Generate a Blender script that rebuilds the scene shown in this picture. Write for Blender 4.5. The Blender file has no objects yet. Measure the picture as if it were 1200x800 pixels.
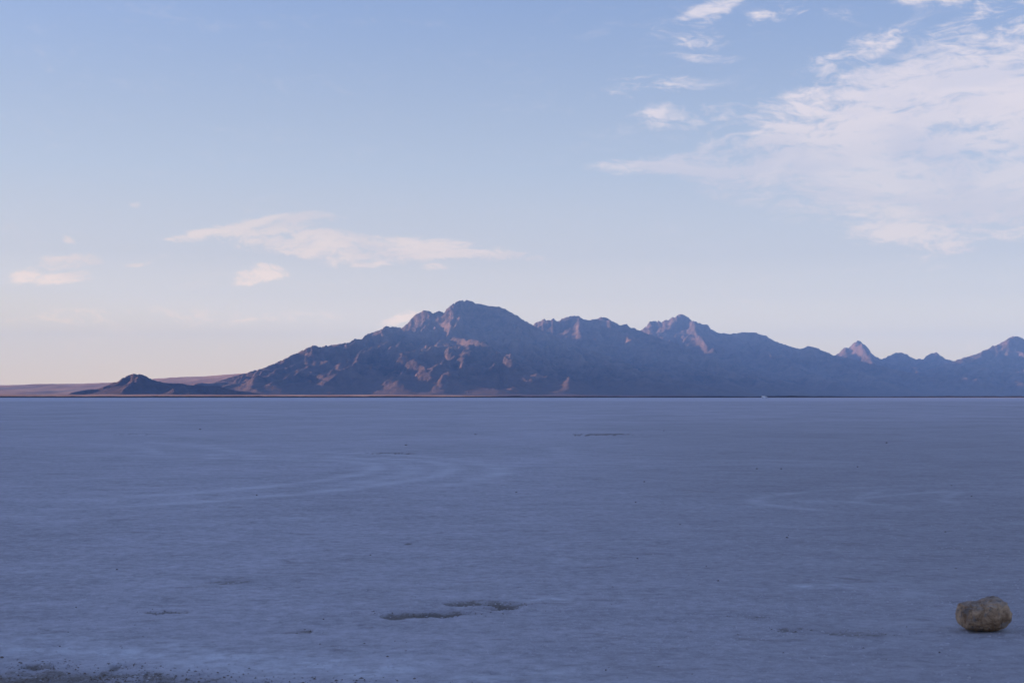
import bpy, bmesh, math, random
import numpy as np
from mathutils import Vector, Matrix

random.seed(7)
SC = bpy.context.scene
COL = SC.collection

# ------------------------------------------------------------------ camera
F = 50.0 / 36.0 * 1200.0            # focal length in pixels of the 1200 px wide photograph
HORIZON = 464.4
PITCH = math.atan((HORIZON - 400.0) / F)
CAM_H = 1.6
cd = bpy.data.cameras.new("camera")
cd.lens = 50.0; cd.sensor_width = 36.0
cd.clip_start = 0.1; cd.clip_end = 200000.0
cd.dof.use_dof = True; cd.dof.focus_distance = 900.0; cd.dof.aperture_fstop = 10.0
cam = bpy.data.objects.new("camera", cd)
COL.objects.link(cam)
cam.location = (0, 0, CAM_H)
cam.rotation_euler = (math.radians(90) + PITCH, 0, 0)
SC.camera = cam

# ------------------------------------------------------------------ light
SUN_AZ = -82.0      # degrees from the view direction, negative = left
SUN_EL = 7.0
SUN_STRENGTH = 4.8
SKY_STRENGTH = 0.15
EXPOSURE = 1.5
SC.view_settings.view_transform = 'Standard'
SC.view_settings.look = 'None'
SC.view_settings.exposure = EXPOSURE
SC.view_settings.gamma = 1.0
SC.render.resolution_x = 1024; SC.render.resolution_y = 682
SC.render.engine = 'CYCLES'
SC.cycles.use_denoising = True
SC.cycles.max_bounces = 4
SC.cycles.volume_bounces = 0

sl = bpy.data.lights.new("sun", 'SUN')
sl.energy = SUN_STRENGTH; sl.angle = math.radians(0.5); sl.color = (1.0, 0.60, 0.44)
sun = bpy.data.objects.new("sun", sl)
COL.objects.link(sun)
sa, se = math.radians(SUN_AZ), math.radians(SUN_EL)
to_sun = Vector((math.sin(sa) * math.cos(se), math.cos(sa) * math.cos(se), math.sin(se)))
sun.rotation_euler = to_sun.to_track_quat('Z', 'Y').to_euler()
sun.location = to_sun * 50

world = bpy.data.worlds.new("World")
SC.world = world
world.use_nodes = True


class NT:
    """small helper for building node trees"""
    def __init__(s, tree):
        s.t = tree; s.n = tree.nodes; s.l = tree.links

    def node(s, kind, **kw):
        nd = s.n.new(kind)
        for k, v in kw.items():
            setattr(nd, k, v)
        return nd

    def put(s, sock, v):
        if hasattr(v, 'is_output') or isinstance(v, bpy.types.NodeSocket):
            s.l.new(v, sock)
        else:
            sock.default_value = v

    def math(s, op, a, b=None, c=None, clamp=False):
        nd = s.node('ShaderNodeMath', operation=op, use_clamp=clamp)
        s.put(nd.inputs[0], a)
        if b is not None: s.put(nd.inputs[1], b)
        if c is not None: s.put(nd.inputs[2], c)
        return nd.outputs[0]

    def vmath(s, op, a, b=None, scale=None):
        nd = s.node('ShaderNodeVectorMath', operation=op)
        s.put(nd.inputs[0], a)
        if b is not None: s.put(nd.inputs[1], b)
        if scale is not None: s.put(nd.inputs['Scale'], scale)
        return nd.outputs['Value'] if op in ('LENGTH', 'DOT_PRODUCT') else nd.outputs['Vector']

    def noise(s, vec, scale, detail=4, rough=0.55, dist=0.0, dim='3D', lac=2.0):
        nd = s.node('ShaderNodeTexNoise', noise_dimensions=dim)
        s.put(nd.inputs['Vector'], vec)
        nd.inputs['Scale'].default_value = scale
        nd.inputs['Detail'].default_value = detail
        nd.inputs['Roughness'].default_value = rough
        nd.inputs['Distortion'].default_value = dist
        nd.inputs['Lacunarity'].default_value = lac
        return nd.outputs['Fac']

    def ramp(s, v, a, b, lo=0.0, hi=1.0, smooth=True):
        nd = s.node('ShaderNodeMapRange', interpolation_type='SMOOTHSTEP' if smooth else 'LINEAR')
        s.put(nd.inputs['Value'], v)
        nd.inputs['From Min'].default_value = a; nd.inputs['From Max'].default_value = b
        nd.inputs['To Min'].default_value = lo; nd.inputs['To Max'].default_value = hi
        return nd.outputs['Result']

    def mix(s, f, a, b, mode='MIX'):
        nd = s.node('ShaderNodeMix', data_type='RGBA', blend_type=mode)
        s.put(nd.inputs[0], f); s.put(nd.inputs[6], a); s.put(nd.inputs[7], b)
        return nd.outputs[2]

    def mapping(s, vec, loc=(0, 0, 0), rot=(0, 0, 0), scale=(1, 1, 1), kind='POINT'):
        nd = s.node('ShaderNodeMapping', vector_type=kind)
        s.put(nd.inputs[0], vec)
        nd.inputs['Location'].default_value = loc
        nd.inputs['Rotation'].default_value = rot
        nd.inputs['Scale'].default_value = scale
        return nd.outputs[0]


def build_world():
    T = NT(world.node_tree)
    T.n.clear()
    out = T.node('ShaderNodeOutputWorld')
    bg = T.node('ShaderNodeBackground')
    bg.inputs['Strength'].default_value = SKY_STRENGTH
    T.l.new(bg.outputs[0], out.inputs[0])
    sky = T.node('ShaderNodeTexSky', sky_type='NISHITA', sun_disc=False)
    sky.sun_elevation = math.radians(SUN_EL)
    sky.sun_rotation = math.radians(SUN_AZ)
    sky.altitude = 1300
    sky.air_density = 1.0; sky.dust_density = 0.6; sky.ozone_density = 1.6
    # direction of the view ray -> azimuth / elevation
    tc = T.node('ShaderNodeTexCoord')
    sep = T.node('ShaderNodeSeparateXYZ')
    T.l.new(tc.outputs['Generated'], sep.inputs[0])
    az = T.math('ARCTAN2', sep.outputs[0], sep.outputs[1])
    el = T.math('ARCSINE', sep.outputs[2])
    comb = T.node('ShaderNodeCombineXYZ')
    T.l.new(az, comb.inputs[0]); T.l.new(el, comb.inputs[1])
    p = comb.outputs[0]                                   # radians
    # cirrus bodies: azimuth, elevation, half widths, tilt (degrees), weight
    def b(px, py, rx, ry, rot=0.0, w=1.0):
        return (math.atan((px - 600) / F), math.atan((HORIZON - py) / F), rx / F, ry / F, math.radians(rot), w)
    blobs = [b(1165, 150, 190, 75, 12, 1.15), b(1000, 180, 175, 34, 6, 1.15), b(1060, 205, 160, 45, 2, 1.0), b(850, 188, 140, 15, 3, 1.1), b(930, 155, 130, 12, 10, .9), b(960, 205, 150, 14, -3, .9),
             b(1130, 245, 190, 38, -4, .95), b(1075, 272, 85, 34, -10, .98), b(1330, 120, 200, 110, 8, 1.1),
             b(1040, 112, 125, 30, 14, .92), b(960, 132, 115, 20, 8, .75), b(1010, 64, 80, 15, 20, .55),
             b(1110, 8, 75, 12, -6, .72), b(1190, 30, 90, 20, 18, .55), b(825, 16, 42, 10, 22, .66),
             b(905, 20, 48, 9, 4, .60), b(980, 25, 50, 10, -8, .35), b(800, 48, 45, 16, -18, .42), b(820, 68, 40, 8, -8, .42),
             b(765, 110, 75, 14, 5, .55), b(815, 138, 90, 11, 4, .58), b(870, 224, 30, 4, 2, .45),
             b(290, 267, 85, 11, 6, 1.1), b(340, 257, 60, 6, 2, .9), b(430, 288, 140, 19, -3, .95),
             b(530, 299, 100, 9, -3, .95), b(85, 307, 40, 9, 8, .95), b(32, 324, 18, 10, 10, .9), b(72, 328, 36, 10, 4, .95),
             b(300, 322, 36, 9, 10, .88), b(500, 318, 20, 4, 3, .8), b(163, 309, 12, 3, 0, .7), b(80, 285, 8, 3, 0, .65),
             b(186, 278, 10, 2.5, 0, .65), b(152, 243, 7, 3.5, 0, .6), b(458, 377, 24, 8, 25, .95), b(597, 371, 14, 6, 30, .8),
             b(250, 378, 160, 10, 1, .42), b(90, 378, 90, 7, 0, .42), b(640, 70, 1, 1, 0, 0)]
    # the same kind of cloud goes on beyond the frame
    rr = random.Random(3)
    for k in range(10):
        blobs.append((math.radians(rr.uniform(24, 330)), math.radians(rr.uniform(6, 40)),
                      rr.uniform(.10, .3), rr.uniform(.02, .07), rr.uniform(-.2, .3), rr.uniform(.5, .9)))
    # slow warp so that the outlines are not ellipses
    wn = T.node('ShaderNodeTexNoise'); T.l.new(T.mapping(p, scale=(9, 26, 1)), wn.inputs['Vector'])
    wn.inputs['Scale'].default_value = 1.0; wn.inputs['Detail'].default_value = 4.0
    warp = T.vmath('SUBTRACT', wn.outputs['Color'], (0.5, 0.5, 0.5))
    warp = T.vmath('MULTIPLY', warp, (0.075, 0.028, 0.0))
    q = T.vmath('ADD', p, warp)
    tot = None
    for (ca, ce, ra, re_, rot, w) in blobs:
        if w <= 0: continue
        if ca > math.pi: ca -= 2 * math.pi
        m = T.mapping(q, loc=(ca, ce, 0), rot=(0, 0, rot), scale=(ra, re_, 1), kind='TEXTURE')
        d = T.vmath('DOT_PRODUCT', m, m)
        g = T.math('MULTIPLY', T.math('POWER', 0.55, T.math('MULTIPLY', d, d)), w)
        tot = g if tot is None else T.math('SMOOTH_MAX', tot, g, 0.25)
    tot = T.math('MINIMUM', tot, 1.02)
    pr = T.mapping(q, rot=(0, 0, math.radians(-9)), scale=(1, 4.2, 1))
    n1 = T.noise(pr, 17, 8, 0.62, 0.6)
    n2 = T.noise(T.mapping(q, rot=(0, 0, math.radians(12)), scale=(1, 2.0, 1)), 70, 6, 0.62, 0.9)
    nn = T.math('MULTIPLY_ADD', n2, 0.56, T.math('MULTIPLY', n1, 0.79))   # mean about 0.66
    dens = T.math('ADD', tot, T.math('MULTIPLY', T.math('SUBTRACT', nn, 0.668), T.ramp(tot, 0.02, 0.5, 0.3, 2.9)))
    puff = T.noise(T.mapping(q, scale=(1, 1.5, 1)), 190, 6, 0.66, 0.5)
    dens = T.math('ADD', dens, T.math('MULTIPLY', T.math('SUBTRACT', puff, 0.52), T.math('MULTIPLY', T.ramp(T.math('MULTIPLY', el, 180 / math.pi), 8.5, 4.5, 0.35, 1.5), T.ramp(tot, 0.05, 0.5))))
    fib = T.noise(T.mapping(q, rot=(0, 0, math.radians(-13)), scale=(1, 6.5, 1)), 26, 6, 0.6, 0.4)
    fib2 = T.noise(T.mapping(q, rot=(0, 0, math.radians(-4)), scale=(1, 4.0, 1)), 9, 5, 0.6, 0.8)
    fs = T.math('MULTIPLY_ADD', T.math('SUBTRACT', fib, 0.5), 1.15, T.math('MULTIPLY', T.math('SUBTRACT', fib2, 0.5), 1.7))
    dens = T.math('ADD', dens, T.math('MULTIPLY', fs, T.ramp(tot, 0.1, 0.6)))
    cov = T.ramp(dens, 0.20, 1.15, 0, 0.93)
    # streaky inner shading: the thick parts are greyer
    n3 = T.noise(T.mapping(q, rot=(0, 0, math.radians(-14)), scale=(1, 2.4, 1)), 11, 5, 0.55, 0.3)
    tone = T.ramp(n3, 0.36, 0.60)
    warm = (1.06, 0.965, 0.99, 1)
    grey = (0.90, 0.865, 0.955, 1)
    toned = T.mix(tone, grey, warm)
    ccol = T.vmath('SCALE', toned, scale=CLOUD_LEVEL)
    # pale evening band that thickens towards the horizon all round
    eld = T.math('MULTIPLY', el, 180 / math.pi)
    cr = T.node('ShaderNodeValToRGB')
    T.l.new(T.math('DIVIDE', eld, 20.0, clamp=True), cr.inputs[0])
    stops = [(0.0, (.61, .49, .295)), (2.2, (.55, .465, .30)), (4.0, (.365, .335, .275)), (5.6, (.275, .27, .256)), (9.0, (.195, .221, .247)), (16.0, (.075, .110, .162)), (20.0, (.066, .100, .155))]
    while len(cr.color_ramp.elements) < len(stops): cr.color_ramp.elements.new(0.5)
    for e, (pos, c) in zip(cr.color_ramp.elements, stops):
        e.position = pos / 20.0; e.color = (*[q / SKY_STRENGTH / 6 for q in c], 1)
    band = T.vmath('SCALE', cr.outputs[0], scale=5.7)
    toward = T.vmath('DOT_PRODUCT', tc.outputs['Generated'], tuple(to_sun))
    warmth = T.mix(T.ramp(toward, -0.45, 0.5), (0.93, 0.965, 1.04, 1), (1.04, 1.0, 0.965, 1))
    band = T.vmath('MULTIPLY', band, warmth)
    skyc = T.vmath('MULTIPLY', sky.outputs[0], SKY_TINT)
    skyc = T.mix(T.ramp(eld, 30, 6, 0, 0.85), skyc, band)
    ccol = T.mix(T.ramp(eld, 12.0, 6.0), ccol, T.vmath('MULTIPLY', T.vmath('MULTIPLY', band, (1.38, 1.32, 1.17)), toned))      # low clouds are seen through the same band
    fin = T.mix(cov, skyc, ccol)
    T.l.new(fin, bg.inputs['Color'])
    world.cycles.sampling_method = 'MANUAL'
    world.cycles.sample_map_resolution = 1024


SKY_TINT = (0.99, 0.80, 0.93)
CLOUD_LEVEL = 2.0
build_world()


# ------------------------------------------------------------------ helpers
def tag(o, label=None, cat=None, group=None, kind=None):
    if label: o['label'] = label
    if cat: o['category'] = cat
    if group: o['group'] = group
    if kind: o['kind'] = kind
    return o


def ray(px, py):
    """world direction through a pixel of the photograph (1200 x 800), y component 1"""
    v = Vector(((px - 600.0) / F, (400.0 - py) / F, -1.0))
    v = Matrix.Rotation(math.radians(90) + PITCH, 3, 'X') @ v
    return v / v.y


def ground_at(px, py):
    r = ray(px, py)
    t = CAM_H / -r.z
    return (r.x * t, t)


def at(px, py, dist):
    r = ray(px, py)
    return (r.x * dist, dist, CAM_H + r.z * dist)


def H2(ix, iy, seed):
    h = (ix.astype(np.int64) * 374761393 + iy.astype(np.int64) * 668265263 + seed * 1274126177) & 0xffffffff
    h = ((h ^ (h >> 13)) * 1274126177) & 0xffffffff
    h = ((h ^ (h >> 16)) * 2246822519) & 0xffffffff
    return ((h ^ (h >> 15)) & 0xffffff) / float(0xffffff)


def vnoise(x, y, seed=0):
    x0 = np.floor(x); y0 = np.floor(y)
    fx = x - x0; fy = y - y0
    fx = fx * fx * fx * (fx * (fx * 6 - 15) + 10); fy = fy * fy * fy * (fy * (fy * 6 - 15) + 10)
    a = H2(x0, y0, seed); b = H2(x0 + 1, y0, seed); c = H2(x0, y0 + 1, seed); d = H2(x0 + 1, y0 + 1, seed)
    return (a * (1 - fx) + b * fx) * (1 - fy) + (c * (1 - fx) + d * fx) * fy


def fbm(x, y, octs=5, seed=0, gain=0.5):
    s = np.zeros_like(x, dtype=float); amp = 1.0; tot = 0.0
    for k in range(octs):
        s += amp * (vnoise(x, y, seed + k * 17) * 2 - 1); tot += amp
        x, y = (x * 1.6 + y * 1.2) + 13.1, (-x * 1.2 + y * 1.6) + 7.7
        amp *= gain
    return s / tot


def ridged(x, y, octs=5, seed=0, gain=0.5):
    s = np.zeros_like(x, dtype=float); amp = 1.0; tot = 0.0; w = np.ones_like(s)
    for k in range(octs):
        n = 1 - np.abs(vnoise(x, y, seed + k * 31) * 2 - 1); n = n * n * w
        s += amp * n; tot += amp; w = np.clip(n * 1.8, 0, 1)
        x, y = (x * 1.6 + y * 1.2) + 3.1, (-x * 1.2 + y * 1.6) + 5.7
        amp *= gain
    return s / tot


def gullies(x, y, gx, gy, seed):
    """one octave of stripes that run down the slope (gx, gy = gradient); returns value and derivative"""
    ix = np.floor(x); iy = np.floor(y); fx = x - ix; fy = y - iy
    va = np.zeros_like(x); dx = np.zeros_like(x); dy = np.zeros_like(x); wt = np.zeros_like(x)
    px_, py_ = -gy, gx
    for i in range(-1, 3):
        for j in range(-1, 3):
            hx = H2(ix - i, iy - j, seed) * 0.5; hy = H2(ix - i, iy - j, seed + 991) * 0.5
            qx = fx + i - hx; qy = fy + j - hy
            w = np.exp(-(qx * qx + qy * qy) * 2.0)
            ph = (qx * px_ + qy * py_) * 2 * math.pi
            va += np.cos(ph) * w; s = -np.sin(ph) * w
            dx += s * px_; dy += s * py_; wt += w
    return va / wt, dx / wt, dy / wt


def grid_mesh(name, X, Y, Z, mat, smooth=True, attrs=None, wrap=False):
    ny, nx = X.shape
    me = bpy.data.meshes.new(name)
    co = np.stack([X, Y, Z], -1).reshape(-1, 3).astype(np.float32)
    idx = np.arange(ny * nx).reshape(ny, nx)
    if wrap:
        r = np.roll(idx, -1, axis=1)
        q = np.stack([idx[:-1], r[:-1], r[1:], idx[1:]], -1).reshape(-1, 4)
    else:
        q = np.stack([idx[:-1, :-1], idx[:-1, 1:], idx[1:, 1:], idx[1:, :-1]], -1).reshape(-1, 4)
    me.vertices.add(len(co)); me.vertices.foreach_set('co', co.ravel())
    me.loops.add(q.size); me.loops.foreach_set('vertex_index', q.ravel().astype(np.int32))
    me.polygons.add(len(q)); me.polygons.foreach_set('loop_start', np.arange(0, q.size, 4, dtype=np.int32))
    me.polygons.foreach_set('loop_total', np.full(len(q), 4, dtype=np.int32))
    me.polygons.foreach_set('use_smooth', np.full(len(q), smooth))
    me.update(calc_edges=True)
    if attrs:
        for an, arr in attrs.items():
            a = me.attributes.new(an, 'FLOAT', 'POINT')
            a.data.foreach_set('value', arr.reshape(-1).astype(np.float32))
    me.materials.append(mat)
    o = bpy.data.objects.new(name, me)
    COL.objects.link(o)
    return o


def new_mat(name):
    m = bpy.data.materials.new(name)
    m.use_nodes = True
    T = NT(m.node_tree)
    T.n.clear()
    out = T.node('ShaderNodeOutputMaterial')
    bs = T.node('ShaderNodeBsdfPrincipled')
    T.l.new(bs.outputs[0], out.inputs[0])
    return m, T, bs


def plain(name, col, rough=0.6, metal=0.0, var=0.08, scale=8.0):
    m, T, bs = new_mat(name)
    tc = T.node('ShaderNodeTexCoord')
    n = T.noise(tc.outputs['Object'], scale, 4)
    c = T.mix(n, (col[0] * (1 - var), col[1] * (1 - var), col[2] * (1 - var), 1), (col[0] * (1 + var), col[1] * (1 + var), col[2] * (1 + var), 1))
    T.l.new(c, bs.inputs['Base Color'])
    bs.inputs['Roughness'].default_value = rough; bs.inputs['Metallic'].default_value = metal
    return m


# ------------------------------------------------------------------ materials
def mat_salt():
    m, T, bs = new_mat('salt_crust')
    geo = T.node('ShaderNodeNewGeometry')
    P = geo.outputs['Position']
    def attr(nm):
        a = T.node('ShaderNodeAttribute', attribute_name=nm); return a.outputs['Fac']
    mud, crust, track = attr('mud'), attr('crust'), attr('track')
    dist = T.vmath('LENGTH', P)
    # broad mottling, metres to hundreds of metres
    big = T.noise(P, 0.012, 5, 0.6, 0.5)
    mid = T.noise(P, 0.13, 7, 0.68, 0.8)
    sm = T.noise(T.mapping(P, rot=(0, 0, .35), scale=(1, 1.5, 1)), 1.1, 6, 0.62, 0.6)
    fine = T.noise(P, 9.0, 6, 0.68, 0.3)
    grain = T.noise(P, 48.0, 5, 0.78)
    v = T.math('MULTIPLY_ADD', T.math('SUBTRACT', big, .5), 0.45,
        T.math('MULTIPLY_ADD', T.math('SUBTRACT', mid, .5), T.ramp(dist, 40, 140, 0.5, 1.1),
        T.math('MULTIPLY_ADD', T.math('SUBTRACT', sm, .5), 0.62,
        T.math('MULTIPLY_ADD', T.math('SUBTRACT', fine, .5), 1.15,
        T.math('MULTIPLY_ADD', T.math('SUBTRACT', grain, .5), 0.95, 0.5)))))
    base = T.mix(T.ramp(v, 0.15, 0.85, smooth=False), (0.265, 0.255, 0.278, 1), (0.575, 0.56, 0.61, 1))
    # reddish brown stain patches where the crust is thin
    st = T.noise(T.mapping(P, loc=(31, 8, 0)), 0.55, 7, 0.66, 1.0)
    stf = T.ramp(st, 0.60, 0.74, 0, 0.42)
    base = T.mix(stf, base, (0.25, 0.215, 0.205, 1))
    fr = T.noise(T.mapping(P, loc=(5, 17, 2), rot=(0, 0, -.3), scale=(1, 1.8, 1)), 0.42, 8, 0.72, 1.2)
    base = T.mix(T.ramp(fr, 0.56, 0.72, 0, 0.55), base, (0.60, 0.605, 0.63, 1))
    dk = T.noise(T.mapping(P, loc=(2, 3, 9), rot=(0, 0, -.2), scale=(1, 2.2, 1)), 1.7, 8, 0.74, 1.0)
    base = T.mix(T.ramp(dk, 0.55, 0.68, 0, 0.6), base, (0.22, 0.195, 0.20, 1))
    # smoother, whiter pan towards the far shore
    far = T.ramp(dist, 380, 640)
    base = T.mix(T.math('MULTIPLY', far, 0.75), base, (0.56, 0.545, 0.60, 1))
    # greyer crust in the near right, partly lens edge darkening painted into the colour
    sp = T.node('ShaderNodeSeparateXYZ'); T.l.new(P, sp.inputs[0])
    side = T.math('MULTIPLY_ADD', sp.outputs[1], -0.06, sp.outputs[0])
    vignette_grey = T.math('MULTIPLY', T.ramp(T.math('MULTIPLY_ADD', mid, 3.0, side), -1.5, 6.0, 0, .36), T.ramp(dist, 150, 12))
    base = T.mix(vignette_grey, base, (0.20, 0.19, 0.185, 1))
    base = T.mix(T.ramp(dist, 2180, 2500), base, T.mix(mid, (0.17, 0.13, 0.105, 1), (0.26, 0.20, 0.165, 1)))   # bare earth past the shore
    base = T.mix(T.math('MULTIPLY', crust, T.ramp(fine, 0.3, 0.62, 0.35, 1.0)), base, (0.66, 0.68, 0.72, 1))
    tr = T.math('MULTIPLY', track, T.ramp(sm, 0.3, 0.65, 0.45, 1.0))
    base = T.mix(tr, base, (0.60, 0.60, 0.63, 1))
    speck = T.math('MULTIPLY_ADD', T.math('SUBTRACT', grain, .5), 1.5, T.math('MULTIPLY', T.math('SUBTRACT', fine, .5), 1.7))
    mudn = T.math('MULTIPLY', T.ramp(T.math('ADD', mud, speck), 0.20, 0.84), T.ramp(mud, 0.02, 0.35, 0, .82))
    base = T.mix(mudn, base, (0.115, 0.092, 0.068, 1))
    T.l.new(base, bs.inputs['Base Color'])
    bs.inputs['Roughness'].default_value = 0.8
    bs.inputs['Specular IOR Level'].default_value = 0.25
    # relief: fades with distance where it gets finer than the grain of the picture
    h = T.math('MULTIPLY_ADD', sm, 0.020, T.math('MULTIPLY_ADD', fine, 0.020, T.math('MULTIPLY', grain, 0.010)))
    h = T.math('MULTIPLY_ADD', mid, 0.05, h)
    bp = T.node('ShaderNodeBump')
    bp.inputs['Distance'].default_value = 1.0
    T.l.new(T.ramp(dist, 15, 300, 0.85, 0.22, smooth=False), bp.inputs['Strength'])
    T.l.new(h, bp.inputs['Height'])
    T.l.new(bp.outputs[0], bs.inputs['Normal'])
    return m


def mat_mountain(name='desert_rock', shade=1.0):
    m, T, bs = new_mat(name)
    geo = T.node('ShaderNodeNewGeometry')
    P = geo.outputs['Position']
    sep = T.node('ShaderNodeSeparateXYZ'); T.l.new(P, sep.inputs[0])
    sn = T.node('ShaderNodeSeparateXYZ'); T.l.new(geo.outputs['Normal'], sn.inputs[0])
    n1 = T.noise(P, 0.0035, 6, 0.62, 0.6)
    n2 = T.noise(P, 0.02, 7, 0.68, 0.4)
    n3 = T.noise(P, 0.11, 5, 0.7)
    n4 = T.noise(T.mapping(P, rot=(math.radians(18), math.radians(-24), 0), scale=(.25, .25, 1)), 0.03, 5, 0.65)   # tilted beds
    v = T.math('MULTIPLY_ADD', n1, 0.5, T.math('MULTIPLY_ADD', n2, 0.45, T.math('MULTIPLY_ADD', n3, 0.2, T.math('MULTIPLY', n4, 0.22))))
    rock = T.mix(T.ramp(v, 0.50, 0.88), (0.036, 0.034, 0.034, 1), (0.23, 0.165, 0.125, 1))
    scree = T.mix(n2, (0.13, 0.10, 0.08, 1), (0.23, 0.17, 0.13, 1))
    flat = T.ramp(sn.outputs[2], 0.90, 0.985)
    low = T.ramp(sep.outputs[2], 110, 15)
    c = T.mix(T.math('MULTIPLY', T.math('MAXIMUM', flat, low), 0.8), rock, scree)
    c = T.vmath('SCALE', c, scale=shade)
    T.l.new(c, bs.inputs['Base Color'])
    bs.inputs['Roughness'].default_value = 0.95
    bs.inputs['Specular IOR Level'].default_value = 0.1
    h = T.math('MULTIPLY_ADD', n2, 26.0, T.math('MULTIPLY', n3, 7.0))
    bp = T.node('ShaderNodeBump'); bp.inputs['Distance'].default_value = 1.0; bp.inputs['Strength'].default_value = 0.8
    T.l.new(h, bp.inputs['Height']); T.l.new(bp.outputs[0], bs.inputs['Normal'])
    return m


SALT = mat_salt()
ROCKY = mat_mountain()
ROCKY_SHADED = mat_mountain('shaded_rock', 0.7)  # same rock darkened, putting the small hill's shade into its colour

# ------------------------------------------------------------------ mountains
def polyline_field(X, Y, lines, seed):
    """height of a ridge network: each crest line falls away on both sides"""
    out = np.full(X.shape, -1e9)
    for ln in lines:
        steep = ln.get('steep', 1.0)
        pts = [at(*p) for p in ln['pts']]
        best = np.full(X.shape, -1e9)
        for (a, b) in zip(pts[:-1], pts[1:]):
            dx, dy = b[0] - a[0], b[1] - a[1]
            L2 = dx * dx + dy * dy + 1e-6
            t = np.clip(((X - a[0]) * dx + (Y - a[1]) * dy) / L2, 0, 1)
            d = np.hypot(X - (a[0] + t * dx), Y - (a[1] + t * dy))
            zc = a[2] + t * (b[2] - a[2])
            w = (np.maximum(zc, 1) * 2.7 + ln.get('foot', 150)) / steep
            z = zc * np.clip(1 - d / w, 0, 1) ** 1.55
            best = np.maximum(best, z)
        # smooth union with what is there already
        k = 14.0
        hi = np.maximum(out, best); lo = np.minimum(out, best)
        out = hi + np.where(hi - lo < k, (k - (hi - lo)) ** 2 / (4 * k), 0)
    return out


def skyline(pts):
    return (np.array([ray(px, py).x for px, py in pts]), np.array([ray(px, py).z for px, py in pts]))


def mountain(name, label, lines, sky, box, step, seed, gull=1.0, rough=1.0, cell=420.0, cat='mountain', lift=-3.0, mat=None):
    x0, x1, y0, y1 = box
    xs = np.arange(x0, x1, step); ys = np.arange(y0, y1, step)
    X, Y = np.meshgrid(xs, ys)
    wx = fbm(X / 900, Y / 900, 4, seed) * 120 * rough; wy = fbm(X / 900, Y / 900, 4, seed + 5) * 120 * rough
    wx += fbm(X / 210, Y / 210, 3, seed + 8) * 34 * rough; wy += fbm(X / 210, Y / 210, 3, seed + 9) * 34 * rough
    Z = polyline_field(X + wx, Y + wy, lines, seed)
    S = Z.copy()
    for _ in range(3):                                       # smooth base for the slope direction
        S = (np.roll(S, 2, 0) + np.roll(S, -2, 0) + np.roll(S, 2, 1) + np.roll(S, -2, 1) + S) / 5
    gy, gx = np.gradient(S, step)
    sl = np.hypot(gx, gy) + 1e-6
    k = np.clip(sl, 0, 0.7) / sl
    sx, sy = gx * k * 1.5, gy * k * 1.5
    E = np.zeros_like(Z); ex = np.zeros_like(Z); ey = np.zeros_like(Z)
    amp = 1.0; fr = 1.0 / cell; f0 = 1.0
    for o_ in range(6):
        v, dx, dy = gullies(X * fr, Y * fr, (sx + ex * 1.4) * 1.0, (sy + ey * 1.4) * 1.0, seed + 101 * o_)
        E += v * amp; ex += dx * amp * f0 * -0.35; ey += dy * amp * f0 * -0.35
        amp *= 0.60; fr *= 2.0; f0 *= 1.0
    hfade = np.clip(Z / 60.0, 0, 1) * np.clip(sl / 0.3, 0.0, 1.2)
    Z = Z + E * 44.0 * gull * hfade
    Z += (ridged(X / 230, Y / 230, 6, seed + 60, 0.6) - 0.35) * 62 * rough * hfade
    Z += fbm(X / 60, Y / 60, 4, seed + 70, 0.6) * 15 * rough * hfade
    # the foot of the mesh sinks into the flat on every side
    tw = 30 * step
    ed = np.minimum(np.minimum(X - x0, x1 - X), np.minimum(Y - y0, y1 - Y)) / tw
    ed = np.clip(ed + 0.25 * fbm(X / 300, Y / 300, 3, seed + 2), 0, 1)
    Z = Z * ed * ed * (3 - 2 * ed)
    # crest follows the recorded skyline
    su, st = skyline(sky)
    cum = None
    for it in range(4):
        U = X / Y; TAN = (Z - CAM_H) / Y
        nb = int((su[-1] - su[0]) * F / 1.6) + 2
        bins = np.clip(((U - su[0]) / (su[-1] - su[0]) * nb).astype(int), -1, nb)
        ok = (bins >= 0) & (bins < nb) & (U >= su[0])
        S_ = np.full(nb, 1e-5)
        if cum is None: cum = np.ones(nb)
        np.maximum.at(S_, bins[ok], TAN[ok])
        uc = su[0] + (np.arange(nb) + .5) / nb * (su[-1] - su[0])
        tgt = np.interp(uc, su, st)
        tgt = tgt + np.clip(tgt / 0.02, 0, 1) * (1.35 * fbm(uc * F / 4.2, uc * 0, 3, seed + 91, .75) / F)
        ratio = np.clip(tgt / S_, 0.45 / cum, 1.9 / cum)
        if it == 0:
            kk = np.ones(9) / 9; ratio = np.convolve(np.pad(ratio, 4, mode='edge'), kk, 'valid')
        cum = cum * ratio
        R = np.interp(U, uc, ratio)
        # full correction near the crest, the smoothed one further down
        ks = np.ones(41) / 41; rs = np.convolve(np.pad(ratio, 20, mode='edge'), ks, 'valid')
        RS = np.interp(U, uc, rs)
        cr = np.interp(U, uc, S_)
        near = np.clip((TAN / np.maximum(cr, 1e-5) - 0.72) / 0.26, 0, 1)
        near = near * near * (3 - 2 * near)
        Z = np.where(Z > 0, Z * (RS + (R - RS) * near), Z)
    Z = Z + lift
    o = grid_mesh(name, X, Y, Z, mat or ROCKY)
    tag(o, label, cat, kind='structure')
    return o


L = lambda pts, **k: dict(pts=pts, **k)
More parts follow.
